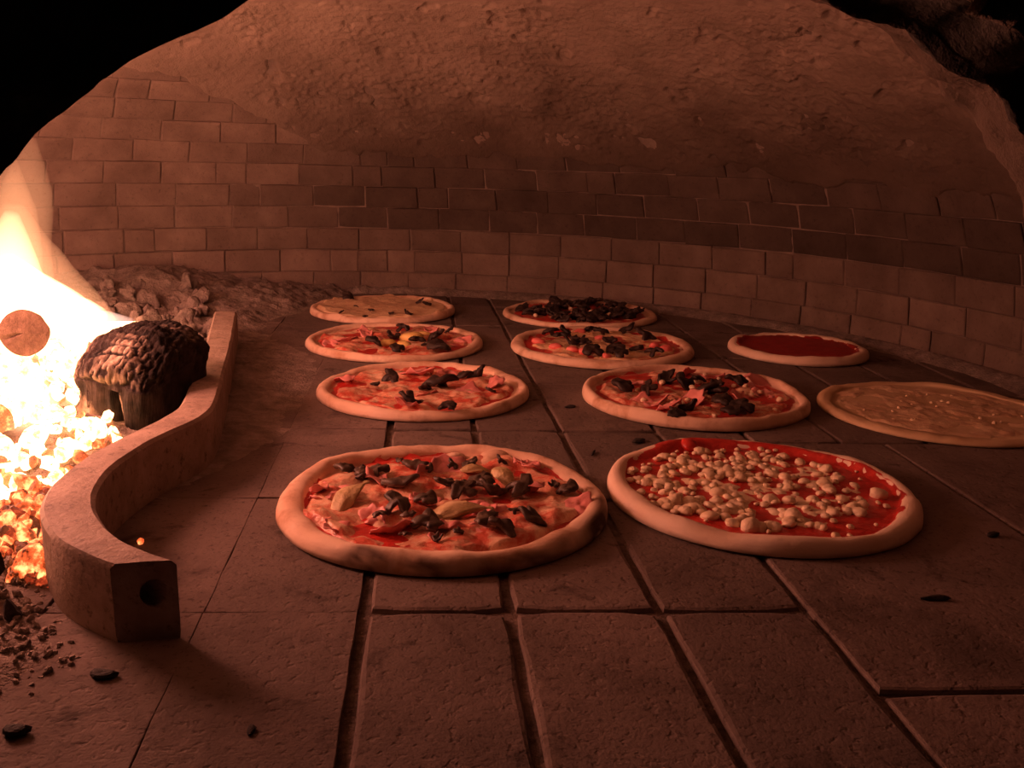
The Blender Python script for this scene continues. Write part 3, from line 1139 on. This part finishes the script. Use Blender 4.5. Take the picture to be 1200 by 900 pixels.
# ------------------------------------------------------------------ flames
def build_fire():
    root = empty('fire', (-.68, 1.2, .03))
    tag(root, 'bright white and orange flames rising from the burning logs', 'fire')
    base = np.array(root.location)

    def tongue(path, radii, mat, seed, squash=.8, wob=.16):
        P = resample(path, 26)
        P = smooth_line(P, 2)
        rd = np.interp(np.linspace(0, 1, 26), np.linspace(0, 1, len(radii)), radii)
        nu = 28
        V = []
        for i in range(26):
            t = P[min(i + 1, 25)] - P[max(i - 1, 0)]
            t /= np.linalg.norm(t)
            s = np.cross(t, [0, 1, 0])
            s /= np.linalg.norm(s)
            w = np.cross(s, t)
            for k in range(nu):
                a = 2 * math.pi * k / nu
                V.append(P[i] + (s * math.cos(a) + w * squash * math.sin(a)) * rd[i])
        V = np.array(V)
        ctr = np.repeat(P, nu, 0)
        V = ctr + (V - ctr) * (1 + wob * fbm(V * np.array([1, 1, .6]), 14, 3, seed))[:, None]
        f = grid_faces(nu, 26, True) + [tuple(reversed(range(nu))), tuple(25 * nu + k for k in range(nu))]
        me = new_mesh('flame', V - base, f, mat)
        bm = bmesh.new()
        bm.from_mesh(me)
        bmesh.ops.recalc_face_normals(bm, faces=bm.faces)
        bm.to_mesh(me)
        bm.free()
        obj('flame', me, root)

    def at(*q):
        return [unp(a, b, yy=c) for a, b, c in q]
    # great body of fire running off to the left, towards the front of the hearth
    tongue(at((-70, 480, 1.25), (-60, 420, 1.25), (-55, 370, 1.25), (-60, 320, 1.25), (-50, 270, 1.25)), [.10, .13, .11, .07, .015], M['flame_body'], 1)
    tongue([(-.70, .95, .05), (-.69, .94, .14), (-.68, .93, .24), (-.67, .93, .33), (-.66, .93, .42)], [.07, .10, .085, .055, .012], M['flame_body'], 11)
    tongue([(-.80, 1.05, .05), (-.80, 1.04, .15), (-.79, 1.03, .26), (-.78, 1.02, .38)], [.07, .10, .08, .012], M['flame_body'], 12)
    tongue(at((64, 455, 1.32), (52, 410, 1.32), (42, 375, 1.32), (24, 340, 1.30), (8, 300, 1.28)), [.05, .085, .080, .050, .010], M['flame_core'], 2)
    tongue(at((0, 460, 1.36), (5, 390, 1.36), (10, 335, 1.34), (12, 290, 1.32), (14, 250, 1.30)), [.08, .10, .065, .040, .010], M['flame_body'], 3)
    # thin orange veils licking up the brick wall, and the glow that wraps the body
    tongue(at((15, 400, 1.38), (20, 320, 1.38), (30, 250, 1.37), (34, 205, 1.36), (32, 160, 1.35)), [.085, .062, .042, .036, .012], M['flame_veil'], 4, .6, .10)
    tongue(at((0, 340, 1.36), (0, 280, 1.36), (4, 235, 1.36), (10, 185, 1.35)), [.06, .06, .045, .012], M['flame_veil'], 5, .6, .12)
    tongue(at((50, 440, 1.34), (50, 390, 1.34), (34, 340, 1.34), (20, 290, 1.33), (16, 240, 1.32)), [.09, .115, .085, .055, .015], M['flame_veil'], 14, .7, .10)
    # low shoulder of flame sloping down to the charred log and the jet across its top
    tongue(at((60, 425, 1.30), (80, 388, 1.30), (98, 372, 1.28), (122, 368, 1.26)), [.055, .050, .032, .008], M['flame_core'], 6)
    tongue(at((78, 392, 1.19), (100, 381, 1.18), (125, 375, 1.17), (156, 375, 1.16)), [.022, .018, .012, .0022], M['flame_jet'], 7, .8, .06)
    tongue(at((76, 500, 1.16), (76, 460, 1.18), (84, 425, 1.20), (88, 395, 1.22)), [.035, .042, .036, .012], M['flame_core'], 8)
    tongue(at((88, 515, 1.06), (86, 485, 1.08), (84, 455, 1.11), (86, 425, 1.14)), [.016, .022, .020, .008], M['flame_core'], 10)
    tongue(at((20, 545, .95), (25, 505, .98), (32, 475, 1.02), (45, 445, 1.06)), [.04, .045, .035, .012], M['flame_body'], 9)


build_fire()


# ------------------------------------------------------------------ pizzas
def topping_meshes():
    T = {}

    def sheet(name, outline, thick, mat, seed, bend=.3, wave=.12, sub=5):
        """thin slab with the given outline (unit size), bent and waved"""
        o = np.array(outline, float)
        m = len(o)
        c = o.mean(0)
        rings = []
        for k in np.linspace(1, .12, sub):
            rings.append(c + (o - c) * k)
        P = np.vstack(rings + [c[None]])

        def zz(p):
            q = np.c_[p, np.zeros(len(p))]
            return bend * (p[:, 0] ** 2) * .5 + wave * fbm(q, 1.7, 3, seed)
        z = zz(P)
        edge = np.concatenate([np.full(m, .35), np.full(len(P) - m, 1.0)])
        topv = np.c_[P, z + thick / 2 * edge]
        botv = np.c_[P, z - thick / 2 * edge]
        V = np.vstack([topv, botv])
        nb = len(P)
        F_ = []
        for s in range(sub - 1):
            for i in range(m):
                j = (i + 1) % m
                F_.append((s * m + i, s * m + j, (s + 1) * m + j, (s + 1) * m + i))
        last = (sub - 1) * m
        F_ += [(last + i, last + (i + 1) % m, nb - 1) for i in range(m)]
        F_ += [tuple(nb + x for x in reversed(f)) for f in F_]
        F_ += [(i, nb + i, nb + (i + 1) % m, (i + 1) % m) for i in range(m)]
        return new_mesh(name, V, F_, mat)

    r2 = np.random.RandomState(3)
    # mushroom slices: cap arc, gills, stubby stem
    for tone in ('mushroom', 'mushroom_dark'):
        T[tone] = []
        for s in range(5):
            ol = []
            for a in np.linspace(-.12, math.pi + .12, 15):
                ol.append((math.cos(a) * (.52 + .05 * r2.randn()), math.sin(a) * (.40 + .04 * r2.randn())))
            ol += [(-.40, -.10), (-.17, -.04), (-.15, -.24), (-.13, -.42), (.0, -.46), (.13, -.42), (.14, -.24), (.17, -.03), (.38, -.10)]
            T[tone].append(sheet('mushroom_slice', ol, .20, M[tone], 40 + s, r2.uniform(.1, .6), .36))
    T['ham'] = []
    for s in range(5):
        ol = []
        nz = r2.rand(26)
        for k in range(26):
            a = 2 * math.pi * k / 26
            rr = .5 * (1 + .28 * math.sin(2 * a + s) * .5 + .08 * (nz[k] - .5) + .12 * math.sin(5 * a + 2 * s))
            ol.append((rr * math.cos(a), .72 * rr * math.sin(a)))
        T['ham'].append(sheet('ham_slice', ol, .05, M['ham'], 60 + s, r2.uniform(-.2, .3), .46, 8))
    # artichoke wedges: fleshy heart with overlapping leaf tips and a stalk
    T['artichoke'] = []
    for s in range(3):
        nu, nv = 20, 26
        V = []
        for j in range(nv):
            t = j / (nv - 1)
            w = .05 + .26 * math.sin(math.pi * min(1, t * 1.12) ** .8) ** .8 if t < .93 else .09
            h = .55 * w * (1.25 - .5 * t)
            for i in range(nu):
                a = 2 * math.pi * i / nu
                ridge = 1 + .10 * math.cos(5 * a + 9 * t)
                V.append(((t - .5), w * math.cos(a) * ridge + .10 * math.sin(2.5 * t + s), h * math.sin(a) * ridge + .16 * math.sin(math.pi * t)))
        V = np.array(V)
        V = V + .025 * np.stack([fbm(V, 4, 3, 70 + s * 3 + k) for k in range(3)], -1)
        f = grid_faces(nu, nv, True) + [tuple(reversed(range(nu))), tuple((nv - 1) * nu + i for i in range(nu))]
        T['artichoke'].append(new_mesh('artichoke_wedge', V, f, M['artichoke']))
    T['crumb'] = []
    for s in range(6):
        v, f = ICO2
        v = v * (1 + .30 * fbm(v, 1.2, 3, 80 + s))[:, None] * np.array([.5, .42, .34])
        T['crumb'].append(new_mesh('cheese_crumb', v, f, M['crumb']))
    T['sausage'] = []
    for s in range(3):
        v, f = ICO2
        v = v * (1 + .25 * fbm(v, 1.3, 3, 90 + s))[:, None] * np.array([.5, .40, .26])
        T['sausage'].append(new_mesh('sausage_piece', v, f, M['sausage']))
    T['yellow'] = []
    for s in range(2):
        v, f = ICO2
        v = v * (1 + .25 * fbm(v, 1.3, 3, 95 + s))[:, None] * np.array([.5, .42, .20])
        T['yellow'].append(new_mesh('cheese_piece', v, f, M['yellow_cheese']))
    T['bubble'] = []
    for s in range(2):
        v, f = ICO3
        v = v * (1 + .15 * fbm(v, 1.3, 3, 98 + s))[:, None] * np.array([.5, .40, .28])
        T['bubble'].append(new_mesh('dough_bubble', v, f, M['dough']))
    return T


TOP = topping_meshes()
PNAME = {'mushroom': 'mushroom_slice', 'mushroom_dark': 'mushroom_slice', 'ham': 'ham_slice', 'artichoke': 'artichoke_wedge', 'crumb': 'cheese_crumb',
         'sausage': 'sausage_piece', 'yellow': 'cheese_piece', 'bubble': 'dough_bubble'}
LIFT = {'mushroom': .0035, 'mushroom_dark': .0035, 'ham': .0025, 'artichoke': .003, 'crumb': .002, 'sausage': .002, 'yellow': .001, 'bubble': .004}


class Pizza:
    def __init__(self, name, label, x, y, D, seed, dough='dough', rim=.017, rimw=.16, sauce='sauce', sauce_r=.865,
                 cheese=None, cov=0.0, cheese_r=.82, amp=.010, cscale=30, burn=None, flat=.0075, red_rim=None, cheese_base=0.0):
        self.x, self.y, self.R, self.seed = x, y, D / 2, seed
        self.rim, self.rimw, self.flat = rim, rimw, flat
        self.root = empty(name, (x, y, 0))
        tag(self.root, label, 'pizza', 'pizzas baking on the hearth')
        self.rnd = random.Random(seed)
        R = self.R
        na = 144
        ang = np.linspace(0, 2 * math.pi, na, endpoint=False)
        circ = np.stack([np.cos(ang), np.sin(ang), np.zeros(na)], -1)
        self.kR = 1 + .016 * fbm(circ, 1.3, 3, seed) + .004 * fbm(circ, 6, 2, seed + 1)
        self.kR /= self.kR.max() * .5 + .5
        self.kH = rim * (1 + .32 * fbm(circ, 2.2, 3, seed + 2))
        self.kW = rimw * (1 + .42 * fbm(circ, 2.0, 3, seed + 3))
        prof = []    # (fraction inside rim edge, height)
        rows, ts = [], []
        for q in (0.0, .2, .4, .6, .8, .93):
            rows.append(('in', q))
        for q in np.linspace(0, 1, 15):
            rows.append(('rim', q))
        for q in (.96, .8, .4, 0.0):
            rows.append(('bot', q))
        V = []
        for kind, q in rows:
            if kind == 'in':
                r = R * self.kR * (1 - self.kW) * q
                z = np.full(na, flat)
            elif kind == 'rim':
                th = math.pi * q
                w = self.kW
                a = (1 - math.cos(th)) / 2                    # 0 inner foot .. 1 outer edge
                bulge = math.sin(th) ** .75 if 0 < q < 1 else 0.0
                z = flat + (self.kH - flat) * bulge if q < .5 else self.kH * bulge + .0022 * (1 - bulge)
                r = R * self.kR * (1 - w + w * a)
            else:
                r = R * self.kR * q
                z = np.full(na, .0006)
            V.append(np.stack([r * np.cos(ang), r * np.sin(ang), z], -1))
        nr = len(rows)
        V = np.array(V).reshape(-1, 3)
        wob = fbm(V + np.array([x, y, 0]), 45, 3, seed + 4)
        bz = (V[:, 2] > .003)
        V[:, 2] += bz * .0016 * wob
        f = grid_faces(na, nr, True)
        me = new_mesh('crust', V, f, M[dough])
        at = me.attributes.new('burn', 'FLOAT', 'POINT')
        b = np.zeros(len(V))
        rr = np.hypot(V[:, 0], V[:, 1]) / R
        an = np.degrees(np.arctan2(V[:, 1], V[:, 0]))
        rr = rr / np.tile(self.kR, nr)
        nzb = fbm(V, 50, 4, seed + 6)
        for (a0, wdt, r0, rw, k) in (burn or []):
            da = (an - a0 + 180) % 360 - 180
            b = np.maximum(b, k * np.exp(-(da / wdt) ** 2 - ((rr - r0) / rw) ** 2) * smooth(-.5, .25, nzb))
        # underside browns where it touches the hot stone
        b = np.maximum(b, .5 * smooth(.0045, .0010, V[:, 2]) * smooth(-.4, .4, nzb))
        at.data.foreach_set('value', np.clip(b, 0, 1).astype(np.float32))
        obj('crust', me, self.root)
        self.nzc = seed * 3.7
        self.sauce_z = flat + .0016
        if sauce:
            self.layer('sauce', M[sauce], sauce_r, lambda p: .0009 * fbm(p, 55, 3, seed + 9), self.sauce_z, edge=.035, reds=red_rim)
        if cheese:
            def h(p):
                return amp * (fbm(p, cscale, 3, seed + 15) * .75 + .55 * fbm(p, cscale * 2.6, 2, seed + 17) * .5 + cov) + cheese_base
            self.layer('melted_cheese', M[cheese], cheese_r, h, self.sauce_z, cut=True, edge=.07)

    def layer(self, name, mat, rfrac, hfun, z0, cut=False, edge=.04, reds=None):
        na, nr = 150, 62 if cut else 30
        ang = np.linspace(0, 2 * math.pi, na, endpoint=False)
        circ = np.stack([np.cos(ang), np.sin(ang), np.zeros(na)], -1)
        lim = self.R * (rfrac * (1 + edge * fbm(circ, 2.4, 4, self.seed + 21) + edge * .5 * fbm(circ, 9, 2, self.seed + 23)))
        if reds:
            for a0, wdt, k in reds:
                da = (np.degrees(ang) - a0 + 180) % 360 - 180
                lim = lim + self.R * k * np.exp(-(da / wdt) ** 2)
        fr = np.linspace(0, 1, nr) ** .8
        r = fr[:, None] * lim[None, :]
        x = (r * np.cos(ang)).ravel()
        y = (r * np.sin(ang)).ravel()
        p = np.stack([x + self.nzc, y, np.zeros_like(x)], -1)
        hh = hfun(p)
        # the layer follows the crust up the inner foot of the rim
        w = np.tile(self.kW_at(ang), nr)
        e = np.hypot(x, y) / (self.R * np.tile(self.kR_at(ang), nr))
        a = np.clip((e - (1 - w)) / w, 0, 1)
        th = np.arccos(np.clip(1 - 2 * a, -1, 1))
        lift = (np.tile(self.kH_at(ang), nr) - self.flat) * np.where(a > 0, np.sin(th) ** .75, 0)
        fade = np.repeat(smooth(1.0, .93, fr), na)
        z = z0 + lift * .96 + hh * (fade if cut else 1) - (1 - fade) * (.0022 if not cut else .003)
        V = np.stack([x, y, z], -1)
        f = grid_faces(na, nr, True)
        if cut:
            low = hh < -.0012
            f = [q for q in f if not (low[q[0]] and low[q[1]] and low[q[2]] and low[q[3]])]
        return obj(name, new_mesh(name, V, f, mat), self.root)

    def kR_at(self, ang):
        return np.interp(ang, np.linspace(0, 2 * math.pi, 144, endpoint=False), self.kR, period=2 * math.pi)

    def kH_at(self, ang):
        return np.interp(ang, np.linspace(0, 2 * math.pi, 144, endpoint=False), self.kH, period=2 * math.pi)

    def kW_at(self, ang):
        return np.interp(ang, np.linspace(0, 2 * math.pi, 144, endpoint=False), self.kW, period=2 * math.pi)

    def put(self, kind, lx, ly, size, rz=None, tilt=.35, z=None, sz=1.0):
        r = self.rnd
        me = r.choice(TOP[kind])
        zz = (self.sauce_z + .0035 if z is None else z) + LIFT[kind]
        o = obj(PNAME[kind], me, self.root, (lx, ly, zz),
                (r.uniform(-tilt, tilt), r.uniform(-tilt, tilt), r.uniform(0, 6.28) if rz is None else rz), (size, size, size * sz))
        return o

    def px(self, kind, pts, size, z=None, tilt=.35, rz=None, sz=1.0):
        """toppings at photograph pixels, placed on this pizza's surface"""
        for q in pts:
            w = unp(q[0], q[1], .016)
            k = q[2] if len(q) > 2 else 1.0
            self.put(kind, w[0] - self.x, w[1] - self.y, size * k * self.rnd.uniform(.9, 1.1), rz, tilt, z, sz)

    def scatter(self, kind, n, size, rmax=.78, z=None, tilt=.35, jitter=.25):
        for _ in range(n):
            a, r = self.rnd.uniform(0, 6.283), self.R * rmax * math.sqrt(self.rnd.random())
            self.put(kind, r * math.cos(a), r * math.sin(a), size * self.rnd.uniform(1 - jitter, 1 + jitter), None, tilt, z)


def Z(u, v, x0, y0, k):
    return (x0 + u * k, y0 + v * k)


def build_pizzas():
    # 1 the near pizza with artichokes, ham and mushrooms
    p = Pizza('pizza', 'large pizza with artichoke wedges, ham and mushrooms and a charred front crust', -.0644, .8605, .324, 101,
              rim=.0175, rimw=.145, cheese='cheese_red', cov=.34, amp=.012, cscale=27, cheese_r=.84,
              burn=[(-110, 7, .99, .05, 1.5), (-92, 9, 1.0, .05, 1.0), (-20, 14, .99, .06, 1.3), (-60, 30, 1.0, .05, .75), (-5, 8, .95, .05, .7)])
    z5 = [(285, 145), (345, 155), (390, 152), (460, 185, 1.35), (508, 128), (445, 262, 1.2), (545, 240), (550, 315, 1.3), (685, 127, .8), (720, 185, 1.4), (665, 215),
          (840, 203, 1.1), (760, 205), (995, 207), (745, 310, 1.1), (790, 335, 1.1), (885, 300), (600, 190, .9)]
    p.px('mushroom', [(*Z(q[0], q[1], 300, 500, .36667), *(q[2:])) for q in z5], .027, z=.0160, tilt=.35)
    p.px('ham', [(520, 553, 1.5), (384, 575, 1.2), (456, 612, 1.1), (598, 600, 1.1), (676, 590, .8), (548, 623, .9), (500, 580, .9), (566, 600, .9)], .048, z=.0125, tilt=.22)
    for (a, b, s, rz, tl, h) in ((412, 584, .052, .9, (.1, -.45), .0165), (540, 600, .064, .25, (.0, -.12), .0140), (590, 560, .042, -.9, (.2, .3), .0150), (560, 549, .036, .2, (.1, .1), .0140)):
        w = unp(a, b, .018)
        o = obj('artichoke_wedge', TOP['artichoke'][0 if s > .05 else 1], p.root, (w[0] - p.x, w[1] - p.y, h), (tl[0], tl[1], rz), (s, s * .72, s * .55))
    p.scatter('mushroom', 16, .013, .74, z=.0150)
    p.scatter('ham', 12, .026, .76, z=.0135, tilt=.3)
    p.px('bubble', [(533, 533, 1.0), (578, 533, 1.4)], .030, z=.0085, sz=.7)

    # 2 crumbled white cheese on sauce
    p = Pizza('pizza', 'pizza topped with unmelted white cheese crumbs on red sauce with a pale crust', .2600, .9142, .318, 102, dough='dough_pale',
              rim=.016, rimw=.13, sauce='sauce', sauce_r=.90, red_rim=[(95, 42, .075), (20, 30, .05)],
              cheese='crumb', cov=-.05, amp=.006, cscale=60, cheese_r=.70)
    r = random.Random(12)
    for i in range(330):
        a, q = r.uniform(0, 6.283), math.sqrt(r.random())
        lx, ly = -.012 + .122 * q * math.cos(a), .002 + .118 * q * math.sin(a)
        if r.random() < .45 and vnoise(np.array([[lx * 22, ly * 22, 3.0]]), 5)[0] < -.1:
            continue
        p.put('crumb', lx, ly, r.choice((.008, .010, .013, .016, .011)) * r.uniform(.8, 1.25), None, .3, z=.0090, sz=.75)
    for i in range(20):
        a, q = r.uniform(0, 6.283), r.uniform(.75, .88)
        p.put('crumb', .155 * q * math.cos(a), .155 * q * math.sin(a), r.uniform(.005, .010), None, .3, z=.0090, sz=.8)
    p.px('crumb', [(925, 582, 1.0), (868, 547, .9), (790, 582, 1.2), (930, 600, 1.3), (1030, 575, 1.3), (880, 612, 1.3)], .016, z=.010)
    p.px('bubble', [(808, 520, 1.0)], .026, z=.010)
    for o in list(p.root.children):
        if o.name.startswith('dough_bubble'):
            o.data = o.data.copy()
            o.data.materials[0] = M['sauce']

    # 3 ham and mushroom, second row left
    z7 = lambda L: [(*Z(q[0], q[1], 340, 330, .26667), *(q[2:])) for q in L]
    z8 = lambda L: [(*Z(q[0], q[1], 570, 330, .26667), *(q[2:])) for q in L]
    p = Pizza('pizza', 'ham and mushroom pizza with plenty of melted cheese beside the iron guard', -.1278, 1.2994, .306, 103,
              rim=.0145, rimw=.115, cheese='cheese_red', cov=.24, amp=.010, cscale=28, cheese_r=.84)
    p.px('mushroom_dark', z7([(440, 425), (655, 455, 1.7), (540, 522, 1.4), (815, 412, 1.2), (765, 418), (690, 557), (880, 485, .7), (375, 457, .6), (590, 470, .8)]), .028, z=.0145)
    p.px('ham', z7([(560, 400, 1.2), (690, 400, 1.2), (240, 425), (580, 480), (900, 440), (520, 540), (780, 470)]), .042, z=.0115, tilt=.2)

    # 4 ham and mushroom, second row right
    p = Pizza('pizza', 'ham and mushroom pizza showing much red sauce behind the crumbled cheese pizza', .2641, 1.3024, .325, 104,
              rim=.0165, rimw=.105, cheese='cheese_red', cov=.10, amp=.009, cscale=34, cheese_r=.86, sauce_r=.89)
    p.px('mushroom_dark', z8([(600, 465, 1.2), (795, 428, 1.1), (715, 474), (870, 447, 1.2), (930, 430), (885, 547), (970, 482, 1.3), (1020, 490), (1050, 535, 1.3), (1100, 440, 1.2),
                              (1120, 560, 1.3), (830, 585), (1080, 580), (1010, 450, .9)]), .031, z=.0145)
    p.px('ham', z8([(860, 390, 1.2), (980, 405, 1.2), (740, 510, 1.2), (900, 505, 1.2), (1150, 500, 1.1), (680, 520), (650, 450), (1190, 430), (800, 550), (1230, 480)]), .044, z=.0115, tilt=.25)
    p.scatter('crumb', 26, .010, .8, z=.011)

    # 5 third row left
    p = Pizza('pizza', 'pizza with yellow cheese pieces, mushrooms and ham in the middle of the left row', -.2127, 1.6419, .320, 105,
              rim=.0145, rimw=.105, cheese='cheese_red', cov=.16, amp=.009, cscale=28, cheese_r=.86)
    p.px('mushroom_dark', z7([(640, 243, 1.2), (655, 290, 1.7), (555, 262, 1.1), (495, 210), (470, 298), (370, 270, 1.2), (455, 240), (700, 215, .8), (600, 275, .7)]), .028, z=.0145)
    p.px('yellow', z7([(430, 262, 1.1), (530, 240, 1.7), (590, 225, 1.0), (500, 265, 1.0)]), .030, z=.012)
    p.px('ham', z7([(240, 240, 1.1), (330, 225), (700, 265), (620, 200), (180, 260, .8), (760, 250, .9)]), .042, z=.0115, tilt=.2)

    # 6 far left white pizza
    p = Pizza('pizza', 'white pizza of toasted cheese with few dark flecks furthest along the left row', -.2825, 1.9795, .312, 106,
              rim=.015, rimw=.11, cheese='cheese_white', cov=.75, amp=.007, cscale=22, cheese_r=.92, sauce='sauce', sauce_r=.86)
    p.px('mushroom_dark', z7([(260, 77, 1.3), (225, 140, .6), (290, 113, .5), (357, 130, .7), (445, 145, .6), (520, 143, 1.0), (600, 103, .9), (570, 90, .8), (330, 160, .6)]), .024, z=.0155)

    # 7 third row right
    p = Pizza('pizza', 'pizza with bright pink sausage pieces and dark mushrooms in a wide pale crust', .1616, 1.6428, .332, 107,
              rim=.0155, rimw=.16, cheese='cheese', cov=.20, amp=.008, cscale=30, cheese_r=.80, burn=[(-150, 6, .95, .05, .7)])
    p.px('mushroom_dark', z8([(280, 228, 1.1), (330, 242), (400, 252, 1.1), (470, 310, 1.4), (570, 300, 1.3), (590, 320), (460, 215), (540, 260), (620, 215, 1.2), (700, 240, 1.2), (660, 300), (740, 315),
                              (380, 265), (350, 225), (500, 225), (430, 270, .9)]), .030, z=.0145)
    p.px('sausage', z8([(230, 258, 1.1), (305, 280, 1.1), (380, 292, 1.1), (430, 300), (500, 243), (790, 290, 1.2), (740, 275), (530, 322), (410, 215)]), .024, z=.0115)

    # 8 far right dark topping
    p = Pizza('pizza', 'pizza covered with nearly black mushrooms close to the back wall', .1424, 1.9925, .334, 108,
              rim=.0135, rimw=.11, cheese='cheese_red', cov=-.10, amp=.008, cscale=34, cheese_r=.84)
    p.scatter('mushroom_dark', 70, .031, .80, z=.0120, tilt=.4)
    p.scatter('crumb', 10, .012, .75, z=.012)

    # 9 small pizza with sauce alone
    p = Pizza('pizza', 'small plain pizza with nothing but dark red tomato sauce', .5191, 1.6644, .250, 109, dough='dough_pale',
              rim=.0155, rimw=.17, sauce='sauce_dark', sauce_r=.88, flat=.010)

    # 10 flat white dough
    p = Pizza('pizza', 'large flat white pizza base with scattered oily cheese and no sauce', .600, 1.262, .326, 110, dough='dough_white',
              rim=.010, rimw=.12, sauce=None, cheese='cheese_white', cov=-.22, amp=.0045, cscale=40, cheese_r=.86, flat=.0070)
    p.scatter('crumb', 24, .0055, .7, z=.0062)


build_pizzas()
